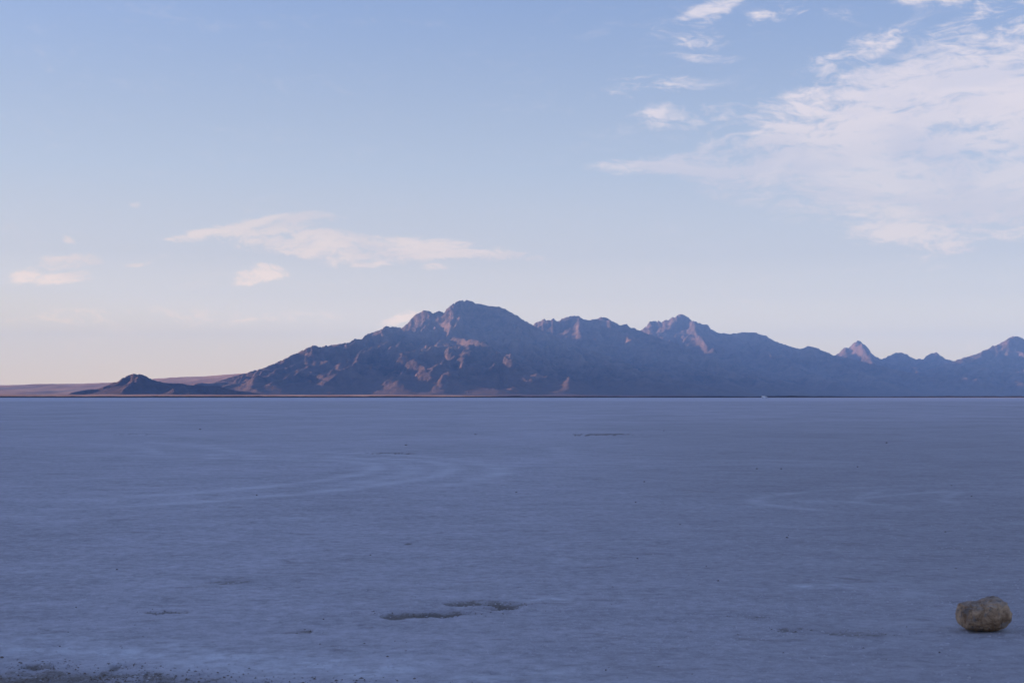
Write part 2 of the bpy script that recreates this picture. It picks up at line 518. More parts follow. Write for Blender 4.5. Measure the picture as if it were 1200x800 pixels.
# main peak
main_sky = [(255, 446), (270, 441), (285, 437), (300, 432.5), (315, 428), (330, 421.5), (338, 417), (345, 414), (356, 409), (362, 406), (368, 403.5), (375, 405.5),
            (384, 404), (392, 402.5), (402, 401.5), (410, 400), (416, 396.5), (422, 397), (430, 391), (440, 387.5), (447, 384), (454, 381.5),
            (462, 382), (472, 383), (476, 379), (484, 371.5), (490, 366), (497, 362), (502, 363.5), (508, 366), (513, 363.5), (520, 365.5), (527, 358),
            (534, 353), (540, 351.2), (546, 350.6), (552, 352), (558, 354.5), (570, 357), (580, 358.5), (586, 359), (596, 364), (605, 369), (612, 373.5),
            (620, 377.5), (626, 381), (640, 389), (660, 398), (690, 409), (720, 419), (760, 432), (810, 446), (850, 456), (875, 461)]
crest = [(255, 446, 7000), (300, 432.5, 7200), (345, 414, 7400), (368, 403.5, 7550), (392, 402.5, 7700), (416, 396.5, 7800), (454, 381.5, 8000), (472, 383, 8150), (497, 362, 8350),
         (520, 364, 8450), (546, 349.5, 8650), (586, 359, 8700), (626, 381, 8600), (660, 398, 8350), (690, 409, 8100), (720, 419, 7900), (760, 432, 7700), (810, 446, 7500), (860, 458, 7300)]
main_lines = [L(crest),
    L([(497, 362, 8350), (480, 385, 8050), (462, 403, 7750), (440, 422, 7400), (410, 442, 7050), (385, 455, 6800)]),
    L([(454, 381.5, 8000), (430, 402, 7750), (400, 420, 7400), (365, 438, 7050), (335, 452, 6800)]),
    L([(416, 396.5, 7800), (385, 416, 7450), (345, 434, 7100), (310, 448, 6850)]),
    L([(368, 403.5, 7550), (335, 426, 7250), (300, 442, 7000), (270, 452, 6800)]),
    L([(546, 349.5, 8650), (532, 378, 8200), (525, 396, 7850), (505, 410, 7550), (487, 426, 7250), (470, 445, 6950)]),
    L([(525, 396, 7850), (545, 402, 7650), (540, 420, 7350), (530, 440, 7050), (520, 454, 6850)]),
    L([(545, 402, 7650), (562, 408, 7500), (578, 428, 7200), (588, 447, 6950)]),
    L([(586, 359, 8700), (600, 385, 8250), (612, 405, 7900), (628, 425, 7550), (645, 445, 7150), (655, 456, 6900)]),
    L([(626, 381, 8600), (668, 410, 8000), (690, 430, 7600), (715, 450, 7200)]),
    L([(500, 375, 8250), (497, 400, 7850), (480, 412, 7600)]),
    L([(690, 409, 8100), (740, 436, 7500), (775, 454, 7100)]),
    L([(586, 359, 8700), (620, 380, 9300), (640, 395, 9800)]),
    ]
mountain('mountain', 'highest brown rocky mountain with the peaked summit left of centre, sunlit patches on its left flank',
         main_lines, main_sky, (-2000, 1650, 5900, 9800), 7.4, 11, gull=1.15, cell=360)

# range just behind it
sky_c = [(560, 400), (600, 386), (625, 380), (630, 376.5), (636, 374), (643, 374), (650, 373.5), (653, 376), (660, 372.5), (672, 369), (680, 371), (685, 374.5), (694, 374.5), (700, 373), (706, 371.5),
         (712, 372), (718, 376), (725, 379.5), (730, 380.5), (733, 379.5), (740, 383.5), (748, 386), (756, 389), (780, 398), (820, 412), (860, 426), (900, 440), (940, 452)]
lines_c = [L([(560, 400, 9900), (636, 374, 9800), (672, 369, 9750), (708, 372, 9700), (748, 386, 9700), (820, 412, 9400), (900, 440, 9000), (940, 452, 8800)]),
           L([(672, 369, 9750), (690, 395, 9200), (720, 420, 8600), (760, 440, 8100), (790, 455, 7700)]),
           L([(708, 372, 9700), (740, 402, 9200), (790, 430, 8500), (850, 452, 7900)]),
           L([(748, 386, 9700), (790, 412, 9100), (850, 435, 8600), (920, 455, 8000)])]
mountain('mountain', 'blue shaded double-topped mountain in the middle of the range, right behind the highest peak',
         lines_c, sky_c, (-700, 2800, 7000, 11200), 11, 23)

# craggy peak right of centre and its long right shoulder
sky_d = [(700, 402), (735, 390), (750, 387), (756, 383), (759, 379), (762, 376), (768, 375.5), (774, 376.5), (780, 375), (784, 374.5), (787, 371), (792, 370.5), (796, 368), (800, 367.5),
         (806, 371), (814, 375.5), (822, 379), (828, 380), (833, 384), (840, 389), (848, 390), (853, 391), (862, 390), (870, 389), (878, 388.5), (886, 390), (895, 392.5),
         (903, 396.5), (914, 401.5), (925, 405), (936, 408), (941, 407.5), (946, 404.5), (952, 405.5), (960, 407), (962, 409), (970, 413), (978, 415.5), (1000, 420), (1040, 430), (1090, 442), (1140, 453)]
lines_d = [L([(700, 402, 11200), (756, 383, 11100), (798, 367.5, 11000), (833, 384, 11000), (878, 388.5, 11000), (936, 408, 10900), (950, 405, 10900), (1000, 420, 10600), (1090, 442, 10000), (1140, 453, 9600)]),
           L([(762, 376, 11100), (775, 400, 10500), (800, 425, 9800), (830, 445, 9200)]),
           L([(798, 367.5, 11000), (822, 395, 10400), (860, 425, 9600), (900, 448, 8900)]),
           L([(878, 388.5, 11000), (905, 415, 10200), (950, 440, 9400), (990, 455, 8800)]),
           L([(936, 408, 10900), (975, 430, 10100), (1040, 450, 9300)]),
           L([(833, 384, 11000), (850, 405, 10500), (850, 420, 10000)])]
mountain('mountain', 'hazy blue mountain with the ragged crown right of centre and a long shoulder falling to the right',
         lines_d, sky_d, (500, 4000, 8400, 12200), 12, 37)

# ridge of small spires and knobs
sky_e = [(900, 428), (950, 420), (978, 416), (983, 413), (987, 409), (990, 406.5), (994, 407), (998, 404), (1001, 400.5), (1005, 398), (1009, 400), (1014, 403), (1018, 407.5), (1021, 413), (1026, 417),
         (1033, 421), (1040, 417.5), (1047, 413.5), (1056, 412.5), (1063, 415), (1068, 418), (1074, 420.5), (1078, 419), (1082, 420.5), (1085, 417), (1090, 413.5), (1095, 413),
         (1098, 411.5), (1102, 416), (1108, 420), (1116, 421.5), (1130, 424), (1160, 430), (1200, 440), (1240, 450)]
lines_e = [L([(900, 428, 12600), (978, 416, 12500), (1005, 398, 12400), (1033, 421, 12300), (1056, 412.5, 12300), (1078, 420, 12300), (1097, 411.5, 12200), (1120, 422, 12200), (1200, 440, 11800)]),
           L([(1005, 398, 12400), (1015, 425, 11700), (1030, 445, 10900)]),
           L([(1056, 412.5, 12300), (1075, 435, 11500), (1100, 450, 10800)]),
           L([(1097, 411.5, 12200), (1130, 435, 11400), (1160, 452, 10700)])]
mountain('ridge', 'low jagged blue ridge with the small rocky spire and knobs near the right edge',
         lines_e, sky_e, (2100, 4800, 10400, 13400), 12, 51, gull=0.8, cat='ridge')

# mountain leaving the frame on the right
sky_f = [(1060, 440), (1090, 432), (1118, 423), (1124, 420), (1132, 417.5), (1142, 415), (1150, 412), (1156, 408.5), (1164, 404.5), (1172, 401.5), (1180, 397), (1186, 394), (1191, 392.5),
         (1196, 395), (1204, 398), (1220, 396), (1240, 388), (1265, 392), (1300, 405), (1350, 400), (1400, 415), (1460, 430), (1520, 445)]
lines_f = [L([(1060, 440, 10800), (1124, 420, 11000), (1150, 412, 11100), (1191, 392.5, 11300), (1210, 398, 11400), (1240, 388, 11500), (1300, 405, 11500), (1350, 400, 11500), (1460, 430, 11200), (1520, 445, 11000)]),
           L([(1191, 392.5, 11300), (1175, 415, 10800), (1150, 435, 10200), (1120, 450, 9700)]),
           L([(1191, 392.5, 11300), (1205, 420, 10600), (1215, 445, 9800)]),
           L([(1150, 412, 11100), (1115, 432, 10500), (1080, 448, 9900)]),
           L([(1240, 388, 11500), (1270, 420, 10700), (1290, 448, 9800)]),
           L([(1350, 400, 11500), (1370, 430, 10600), (1380, 450, 9800)])]
mountain('mountain', 'pointed blue mountain cut off by the right edge, pale scree streaks on its left slope',
         lines_f, sky_f, (2500, 6500, 9500, 12600), 13, 67)

# dark low hill at left
sky_a = [(82, 459.5), (92, 457.5), (102, 456), (112, 455.5), (120, 453), (130, 448.5), (138, 446), (145, 442), (151, 438.8), (157, 437.2), (163, 437.4), (169, 439), (175, 442.5), (180, 444.2), (190, 447), (200, 448.5), (212, 448.6),
         (222, 450.5), (230, 450), (245, 451.5), (255, 451.5), (265, 454), (275, 456.8), (290, 458.5), (305, 460.5)]
lines_a = [L([(82, 460, 6000), (120, 453, 6050), (160, 437, 6100), (180, 444, 6100), (212, 448.6, 6050), (255, 451.5, 6000), (305, 460.5, 5900)], foot=20, steep=1.5),
           L([(160, 437, 6100), (150, 450, 5900), (140, 459, 5750)], foot=60),
           L([(212, 448.6, 6050), (215, 455, 5900), (222, 461, 5750)], foot=60),
           L([(180, 444, 6100), (195, 453, 5880), (200, 460, 5750)], foot=60)]
mountain('hill', 'small dark cone-topped hill standing alone before the pink slope at far left',
         lines_a, sky_a, (-2100, -950, 5550, 6500), 5, 81, gull=0.5, rough=0.55, cell=160, cat='hill', lift=-2, mat=ROCKY_SHADED)


# gentle alluvial slope behind the hill
def fan():
    xs = np.arange(-9500, -900, 32.0); ys = np.arange(6500, 10500, 32.0)
    X, Y = np.meshgrid(xs, ys)
    u = X / Y
    pts = [(-900, 452), (-400, 451), (0, 451), (40, 450), (80, 448.6), (125, 447.5), (150, 446.5), (190, 442), (240, 439.5), (285, 436), (330, 430), (420, 430)]
    su, st = skyline(pts)
    H = np.interp(u, su, st) * 9300
    t = np.clip((Y - 6900) / 2400, 0, 1); t2 = np.clip((10450 - Y) / 1100, 0, 1)
    Z = H * (t ** 1.25) * t2 ** 0.6
    edge = np.clip((-1000 - X) / 500, 0, 1)
    Z = Z * (0.2 + 0.8 * edge)
    ch = ridged(X / 330 + fbm(X / 700, Y / 700, 3, 4), Y / 1500, 5, 9, 0.55)
    Z += (ch - 0.4) * 14 * np.clip(Z / 25, 0, 1) + fbm(X / 120, Y / 160, 4, 19) * 3.5 * np.clip(Z / 20, 0, 1)
    m, T, bs = new_mat('dry_grass_fan')
    geo = T.node('ShaderNodeNewGeometry')
    n = T.noise(T.mapping(geo.outputs['Position'], scale=(1, .4, 1)), 0.006, 7, 0.66, .5)
    T.l.new(T.mix(T.ramp(n, .35, .65), (0.40, 0.235, 0.13, 1), (0.66, 0.42, 0.24, 1)), bs.inputs['Base Color'])
    bs.inputs['Roughness'].default_value = 1.0; bs.inputs['Specular IOR Level'].default_value = 0.0
    o = grid_mesh('alluvial_slope', X, Y, Z - 1.2, m)
    # low apron of the same dry ground in front of the hill and the main peak
    xs = np.arange(-4600, 500, 14.0); ys = np.arange(5000, 6300, 14.0)
    X, Y = np.meshgrid(xs, ys)
    t = np.clip((Y - 5030) / 700, 0, 1); t2 = np.clip((6250 - Y) / 450, 0, 1)
    H = 10.5 + 3.5 * fbm(X / 500, Y / 900, 4, 401) - 3.0 * np.clip((X + 1500) / 1500, 0, 1)
    ex_ = np.clip((300 - X) / 600, 0, 1) * np.clip((X + 4600) / 300, 0, 1)
    Z2 = H * t ** 1.2 * t2 * ex_ + fbm(X / 60, Y / 90, 4, 402, .6) * 0.9 * t * t2 * ex_
    o2 = grid_mesh('alluvial_apron', X, Y, Z2 - 0.4 - 1.2 * (1 - t * t2), m)
    tag(o2, 'thin strip of reddish dry ground between the salt and the small hill at left', 'ground', kind='structure')
    tag(o, 'long low pinkish slope running along the horizon at far left', 'slope', kind='structure')
fan()


# unseen range added beyond the left edge to throw shade over the salt
def shade_range():
    xs = np.arange(-4300, -1500, 24.0); ys = np.arange(-3800, 5300, 24.0)
    X, Y = np.meshgrid(xs, ys)
    wx = fbm(X / 800, Y / 800, 4, 300) * 160
    c = -2900 + 160 * np.sin(Y / 900.0)
    endf = np.clip((5200 - Y) / 900, 0, 1) * np.clip((Y + 3800) / 900, 0, 1)
    Hc = (440 + 70 * fbm(X * 0 + 3, Y / 500, 4, 301)) * endf ** 0.6
    d = np.abs(X + wx - c)
    Z = Hc * np.clip(1 - d / 1050, 0, 1) ** 1.4
    gy, gx = np.gradient(Z, 24.0); sl = np.hypot(gx, gy)
    Z += (ridged(X / 330, Y / 330, 6, 333, 0.55) - 0.35) * 80 * np.clip(Z / 60, 0, 1) * np.clip(sl / .3, 0, 1)
    o = grid_mesh('shade_range', X, Y, Z - 3, ROCKY)
    tag(o, 'unseen brown desert range added outside the left edge to shade the salt', 'mountain', kind='structure')
shade_range()


# ------------------------------------------------------------------ salt flat
def smooth_bump(d, w):
    return np.exp(-(d / w) ** 2)


def seg_dist(X, Y, pts):
    best = np.full(X.shape, 1e9); tpar = np.zeros(X.shape)
    n = len(pts) - 1
    for i in range(n):
        a, b = pts[i], pts[i + 1]
        dx, dy = b[0] - a[0], b[1] - a[1]
        t = np.clip(((X - a[0]) * dx + (Y - a[1]) * dy) / (dx * dx + dy * dy + 1e-9), 0, 1)
        d = np.hypot(X - a[0] - t * dx, Y - a[1] - t * dy)
        m = d < best
        best = np.where(m, d, best); tpar = np.where(m, (i + t) / n, tpar)
    return best, tpar


def catmull(pts, n=10):
    out = []
    P = [pts[0]] + list(pts) + [pts[-1]]
    for i in range(1, len(P) - 2):
        p0, p1, p2, p3 = [np.array(q, float) for q in P[i - 1:i + 3]]
        for k in range(n):
            t = k / n
            out.append(tuple(0.5 * ((2 * p1) + (-p0 + p2) * t + (2 * p0 - 5 * p1 + 4 * p2 - p3) * t * t + (-p0 + 3 * p1 - 3 * p2 + p3) * t ** 3)))
    out.append(tuple(P[-2]))
    return out


def salt_flat():
    # radii: dense near the tripod, then coarser and coarser out to 14 km
    inv = np.linspace(1 / 4.5, 1 / 330.0, 470)
    r = np.concatenate([1 / inv, np.geomspace(345, 14500, 45)])
    r = np.concatenate([[0.02, 1.5, 3.0], r])
    ang = np.concatenate([np.arange(-24, 24, 0.062), np.arange(24, 336, 4.0)])
    A = np.radians(ang)
    RR, AA = np.meshgrid(r, A, indexing='ij')
    X = RR * np.sin(AA); Y = RR * np.cos(AA)
    near = np.clip((260 - RR) / 120, 0, 1) * (np.abs((AA + math.pi) % (2 * math.pi) - math.pi) < math.radians(26))
    # undulating crust
    Z = fbm(X / 5.5, Y / 5.5, 5, 1, .5) * 0.022 + fbm(X / 1.1, Y / 1.1, 4, 2, .55) * 0.008
    Z += fbm(X / 0.3, Y / 0.3, 3, 6, .5) * 0.0035 * np.clip((30 - RR) / 15, 0, 1)
    mud = np.zeros_like(X); crust = np.zeros_like(X); track = np.zeros_like(X)
    nz = fbm(X / 0.22, Y / 0.22, 5, 40, .6); nz2 = fbm(X / 0.9, Y / 0.9, 5, 41, .6)

    def hollow(pix, w, depth, mudk, seed, near_lip=0.0):
        """broken-through crust: a shallow trough with a raised rim and dark mud showing"""
        nonlocal Z, mud
        pts = catmull([ground_at(*p) for p in pix], 6)
        d, t = seg_dist(X + nz * w * .8, Y + nz * w * .8, pts)
        taper = np.clip(np.minimum(t, 1 - t) * 5, 0.25, 1)
        ww = w * taper
        depth *= 0.75; Z = Z - depth * smooth_bump(d, ww) * (0.7 + .6 * nz) + 0.004 * smooth_bump(d, ww * 1.6) * fbm(X / 0.05, Y / 0.05, 3, 56, .7) + depth * 0.2 * smooth_bump(d - 2.0 * ww, ww * .8)
        m = smooth_bump(d, ww * 1.05) * mudk * np.clip(1.05 + nz * 1.6, 0, 1.5)
        mud = np.maximum(mud, m)

    hollow([(448, 718.5), (478, 718), (505, 718.5), (548, 718.8)], 0.17, 0.035, 0.66, 1)
    hollow([(500, 717.8), (520, 718.2), (545, 718.8)], 0.13, 0.05, 1.1, 2)
    hollow([(528, 707), (548, 704.5), (570, 704), (590, 707), (606, 710.5)], 0.22, 0.04, 0.66, 3)
    hollow([(575, 708), (592, 709.5), (607, 711)], 0.13, 0.035, 1.0, 4)
    hollow([(552, 719), (570, 717.5)], 0.06, 0.01, 0.35, 4)
    hollow([(164, 717), (190, 716.5), (230, 717.5)], 0.07, 0.01, 0.55, 5)
    hollow([(184, 716.5), (197, 716.8)], 0.09, 0.02, 0.9, 6)
    hollow([(345, 737), (370, 738)], 0.14, 0.01, 0.42, 6)
    hollow([(868, 720), (900, 721.5)], 0.14, 0.012, 0.50, 7)
    hollow([(910, 734), (945, 737)], 0.14, 0.015, 0.38, 8)
    hollow([(960, 742), (1000, 740), (1060, 742)], 0.28, 0.006, 0.32, 9)
    hollow([(690, 510), (715, 509), (735, 509.3)], 1.6, 0.03, 0.75, 10)
    hollow([(712, 509.4), (729, 509)], 1.3, 0.03, 0.9, 10)
    hollow([(436, 530.3), (495, 531.2)], 0.55, 0.015, 0.6, 11)
    hollow([(140, 508), (200, 508.5)], 1.5, 0.02, 0.45, 12)
    hollow([(472, 637), (485, 637.5)], 0.16, 0.01, 0.6, 13)
    hollow([(525, 686), (545, 687)], 0.2, 0.01, 0.5, 14)
    hollow([(255, 593), (285, 593.5)], 0.25, 0.01, 0.45, 14)
    hollow([(235, 680), (300, 681)], 0.2, 0.01, 0.42, 15)
    hollow([(340, 680), (352, 679.5)], 0.14, 0.01, 0.5, 15)
    hollow([(38, 777), (60, 781)], 0.09, 0.03, 0.55, 16)
    hollow([(138, 780), (152, 781)], 0.07, 0.03, 0.6, 17)
    hollow([(168, 787), (175, 787)], 0.06, 0.02, 0.8, 17)
    # muddy ground in the near left corner with a frosted white rim above it
    gm = [ground_at(-60, 784), ground_at(40, 788), ground_at(130, 791), ground_at(220, 799), ground_at(330, 808)]
    d, t = seg_dist(X, Y, gm)
    below = np.interp(X, [p[0] for p in gm], [p[1] for p in gm]) - Y + nz2 * 0.35
    mm = np.clip(below / 0.30 + 0.9, 0, 1) * np.clip((ground_at(420, 800)[0] - X) / 0.8, 0, 1)
    mud = np.maximum(mud, mm * (0.42 + 0.6 * nz + .4 * nz2) * (RR < 12))
    Z = Z - mm * 0.02 * (RR < 12) + mm * (RR < 12) * 0.014 * fbm(X / 0.09, Y / 0.09, 4, 55, .65)

    def frost(pix, w, k):
        nonlocal crust
        d, t = seg_dist(X, Y, catmull([ground_at(*p) for p in pix], 6))
        crust = np.maximum(crust, smooth_bump(d, w) * k * np.clip(0.65 + nz * 1.3 + nz2 * .5, 0, 1.3))
    frost([(-60, 757), (60, 758), (140, 764), (230, 770), (330, 780), (430, 786)], 0.42, 0.62)
    frost([(150, 768), (250, 768), (300, 772)], 0.18, 0.6)
    frost([(620, 702.5), (650, 700.5)], 0.09, 0.6)
    frost([(945, 687), (980, 686), (1000, 687)], 0.14, 0.55)
    frost([(540, 794), (590, 797)], 0.10, 0.5)
    frost([(740, 700), (760, 699)], 0.07, 0.4)
    frost([(340, 607), (375, 606)], 0.3, 0.4)
    frost([(820, 593), (860, 594)], 0.4, 0.35)
    frost([(950, 588), (970, 587)], 0.4, 0.25)
    frost([(640, 790), (700, 800)], 0.35, 0.3)
    mud *= 1 - 0.6 * np.clip(crust, 0, 1)

    def tyre(pix, w, k, gap=1.5):
        """a pair of faint pale wheel marks pressed in the crust"""
        nonlocal track, Z
        pts = catmull([ground_at(*p) for p in pix], 12)
        P = np.array(pts); T_ = np.gradient(P, axis=0); T_ /= np.linalg.norm(T_, axis=1)[:, None] + 1e-9
        Nn = np.stack([-T_[:, 1], T_[:, 0]], 1)
        w *= 0.5
        for s in (-gap / 2, gap / 2):
            d, t = seg_dist(X, Y, [tuple(q) for q in (P + Nn * s)])
            wr = w * (1 + .25 * nz2)
            fade = np.clip(np.minimum(t, 1 - t) * 8, 0, 1)
            track = np.maximum(track, smooth_bump(d, wr) * min(1, k * 1.15) * fade * np.clip(.85 + nz2 * .8, 0, 1))
            Z -= smooth_bump(d, wr) * 0.006
    tyre([(60, 525), (200, 533), (330, 536), (430, 538.5), (475, 543), (484, 549), (470, 555), (425, 563), (350, 572), (240, 581), (120, 588), (0, 592)], 0.5, 0.62, 1.7)
    tyre([(300, 529), (420, 533), (500, 540), (533, 548), (528, 556), (495, 563), (430, 572)], 0.6, 0.50, 1.9)
    tyre([(130, 518), (180, 521), (215, 526), (240, 533)], 0.7, 0.42, 2.2)
    tyre([(1110, 571), (1040, 574), (985, 578), (950, 583), (945, 588), (975, 592), (1040, 597)], 0.30, 0.42, 1.5)
    tyre([(1085, 573), (1065, 579), (1055, 585), (1070, 590)], 0.25, 0.28, 1.3)
    tyre([(560, 522), (610, 524), (622, 531), (600, 538), (560, 541)], 0.8, 0.2, 1.9)
    tyre([(700, 545), (800, 542), (900, 541), (1000, 543)], 0.8, 0.25, 1.9)
    tyre([(0, 611), (90, 602), (180, 594), (260, 587)], 0.3, 0.25, 1.5)

    Z = Z * near
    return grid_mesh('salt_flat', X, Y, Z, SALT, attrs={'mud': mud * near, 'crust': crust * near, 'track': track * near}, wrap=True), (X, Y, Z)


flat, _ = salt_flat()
tag(flat, 'wide flat blue-grey salt crust filling the lower half of the view', 'salt flat', kind='structure')


def ground_z(x, y):
    """height of the crust at a point, read from the finished mesh"""
    hit, loc, nrm, idx = flat.ray_cast(Vector((x, y, 5)), Vector((0, 0, -1)))
    return loc.z if hit else 0.0


# ------------------------------------------------------------------ dark shore strip
def shore():
    xs = np.arange(-3300, 3300, 3.0)
    ys = np.linspace(0, 1, 13)
    U, V = np.meshgrid(xs, ys)
    cy = 2150 + 40 * fbm(U / 900, U * 0, 3, 5)
    Y = cy + (V - 0.5) * 90
    top = 1.95 + 1.0 * fbm(U / 60, V * 3, 4, 77) + 0.45 * fbm(U / 9, V * 4, 3, 78)
    Z = top * np.sin(np.clip(V, 0, 1) * math.pi) ** 0.45 - 0.1
    m, T, bs = new_mat('dark_scrub_soil')
    geo = T.node('ShaderNodeNewGeometry')
    n = T.noise(geo.outputs['Position'], 0.08, 5, 0.65)
    T.l.new(T.mix(n, (0.05, 0.043, 0.04, 1), (0.115, 0.095, 0.082, 1)), bs.inputs['Base Color'])
    bs.inputs['Roughness'].default_value = 1.0; bs.inputs['Specular IOR Level'].default_value = 0.0
    o = grid_mesh('shore', U, Y, Z, m)
    tag(o, 'thin dark strip of shore where the salt flat meets the foot of the mountains', 'shore', kind='structure')
shore()


# ------------------------------------------------------------------ boulder
def mat_boulder():
    m, T, bs = new_mat('weathered_boulder')
    tc = T.node('ShaderNodeTexCoord'); P = tc.outputs['Object']
    geo = T.node('ShaderNodeNewGeometry')
    sn = T.node('ShaderNodeSeparateXYZ'); T.l.new(geo.outputs['Normal'], sn.inputs[0])
    a = T.noise(P, 9, 7, 0.7, 0.8); b_ = T.noise(P, 45, 6, 0.75, 0.3); c_ = T.noise(T.mapping(P, loc=(3, 1, 4)), 16, 5, 0.65, 0.4)
    col = T.mix(T.ramp(a, 0.35, 0.66), (0.24, 0.15, 0.085, 1), (0.58, 0.40, 0.25, 1))
    col = T.mix(T.ramp(c_, 0.52, 0.66, 0, .7), col, (0.22, 0.205, 0.19, 1))
    col = T.mix(T.ramp(b_, 0.58, 0.70, 0, .75), col, (0.07, 0.05, 0.035, 1))
    col = T.mix(T.ramp(b_, 0.42, 0.30, 0, .55), col, (0.52, 0.41, 0.28, 1))
    # greyer on the upward faces
    top_grey = T.math('MULTIPLY', T.ramp(sn.outputs[2], 0.5, 0.95), T.ramp(a, 0.3, 0.6, .1, .5))
    col = T.mix(top_grey, col, (0.33, 0.32, 0.31, 1))
    T.l.new(col, bs.inputs['Base Color'])
    bs.inputs['Roughness'].default_value = 0.92; bs.inputs['Specular IOR Level'].default_value = 0.15
    vo = T.node('ShaderNodeTexVoronoi', feature='DISTANCE_TO_EDGE'); vo.inputs['Scale'].default_value = 11.0
    wob = T.node('ShaderNodeTexNoise'); T.l.new(P, wob.inputs['Vector']); wob.inputs['Scale'].default_value = 14.0; wob.inputs['Detail'].default_value = 5.0
    T.l.new(T.vmath('ADD', P, T.vmath('SCALE', wob.outputs['Color'], scale=0.09)), vo.inputs['Vector'])
    crack = T.ramp(vo.outputs['Distance'], 0.0, 0.045, 1, 0)
    col = T.mix(T.math('MULTIPLY', crack, T.ramp(c_, .48, .60, 0, .6)), col, (0.045, 0.034, 0.026, 1))
    T.l.new(col, bs.inputs['Base Color'])
    h = T.math('MULTIPLY_ADD', a, 0.02, T.math('MULTIPLY_ADD', b_, 0.010, T.math('MULTIPLY', crack, -0.004)))
    bp = T.node('ShaderNodeBump'); bp.inputs['Distance'].default_value = 1.0; bp.inputs['Strength'].default_value = 1.0
    T.l.new(h, bp.inputs['Height']); T.l.new(bp.outputs[0], bs.inputs['Normal'])
    return m


BOULDER = mat_boulder()


def noise3(v, s, seed):
    from mathutils import noise as mn
    return mn.fractal(v * s + Vector((seed, seed * .7, seed * 1.3)), 0.9, 2.0, 5)


def boulder():
    x0, y0 = ground_at(1158, 743.0)
    y0 += 0.13
    scale = math.hypot(x0, y0) / F                          # metres per pixel at the boulder
    bm = bmesh.new()
    bmesh.ops.create_icosphere(bm, subdivisions=6, radius=1.0)
    # outline seen from the front, in pixels from the centre: angle -> radius
    W, Hh, Dp = 32.8 * scale, 17.4 * scale, 0.13
    prof = [(-180, 1.03), (-160, 1.04), (-145, 1.0), (-130, .97), (-110, .98), (-90, 1.0), (-60, 1.0), (-35, .93), (-15, .97), (5, 1.0), (20, .97), (35, .98), (50, 1.07), (65, 1.20), (78, 1.13), (92, .93), (110, .80), (128, .80), (142, .93), (152, 1.02), (162, 1.05), (172, 1.03), (180, 1.0)]
    pa = [p[0] for p in prof]; pr = [p[1] for p in prof]
    rc = random.Random(12)
    cuts = []
    for _ in range(16):
        pn = Vector((rc.uniform(-1, 1), rc.uniform(-1, .3), rc.uniform(-.5, 1))).normalized()
        cuts.append((pn, 0.0))
    cuts = [(pn, (abs(pn.x) * W * .62 + abs(pn.y) * Dp * .70 + abs(pn.z) * Hh * .70) * rc.uniform(.93, 1.12)) for pn, _ in cuts]
    for v in bm.verts:
        n = v.co.normalized()
        q = 2.7
        k = 1.0 / (abs(n.x) ** q + abs(n.y) ** q + abs(n.z) ** q) ** (1 / q)
        p = n * k
        an = math.degrees(math.atan2(p.z, p.x))
        g = float(np.interp(an, pa, pr)); fr = math.hypot(p.x, p.z)
        g = 1 + (g - 1) * min(1, fr)
        p = Vector((p.x * g * W * (0.97), p.y * Dp, p.z * g * Hh))
        # undercut on the lower left corner
        d = (p - Vector((-W * .86, -Dp * .62, -Hh * .15))).length
        p += Vector((1, .8, .2)) * 0.034 * math.exp(-(d / 0.028) ** 2)
        nn = noise3(p, 7.0, 3.1) * 0.014 + noise3(p, 22.0, 9.7) * 0.009 + noise3(p, 60.0, 5.0) * 0.004
        # flat fracture faces
        f1 = noise3(p, 11.0, 1.7); nn += -0.010 * max(0, abs(f1) - .25)
        p = p + n * nn
        for (pn, pd) in cuts:
            e = p.dot(pn) - pd
            if e > 0: p = p - pn * e * 0.85
        v.co = p + n * noise3(p, 45.0, 2.0) * 0.0016
    for f in bm.faces: f.smooth = True
    me = bpy.data.meshes.new('boulder'); bm.to_mesh(me); bm.free()
    me.materials.append(BOULDER)
    o = bpy.data.objects.new('boulder', me); COL.objects.link(o)
    zmin = min(v.co.z for v in me.vertices)
    o.location = (x0, y0, ground_z(x0, y0) - zmin - 0.012)
    tag(o, 'rough brown boulder with a greyish top lying on the salt near the lower right corner', 'boulder')


boulder()

# ------------------------------------------------------------------ pebbles and mud clods
DARKSTONE = plain('dark_pebble', (0.13, 0.105, 0.09), 0.9, var=.4, scale=30)


def stone(px, py, wpx, hpx, label, seed, name='pebble', cat='pebble', group=None):
    x, y = ground_at(px, py)
    s = math.hypot(x, y) / F
    w, h = wpx * s * .34, hpx * s * .34
    bm = bmesh.new(); bmesh.ops.create_icosphere(bm, subdivisions=3, radius=1.0)
    for v in bm.verts:
        n = v.co.normalized()
        k = 1 + 0.35 * noise3(n, 1.1, seed * 3.3) + .12 * noise3(n, 3.0, seed * 1.3)
        v.co = Vector((n.x * w * k, n.y * w * .8 * k, n.z * h * k))
    for f in bm.faces: f.smooth = True
    me = bpy.data.meshes.new(name); bm.to_mesh(me); bm.free(); me.materials.append(DARKSTONE)
    o = bpy.data.objects.new(name, me); COL.objects.link(o)
    o.location = (x, y, ground_z(x, y) + h * .55)
    tag(o, label, cat, group)
    return o


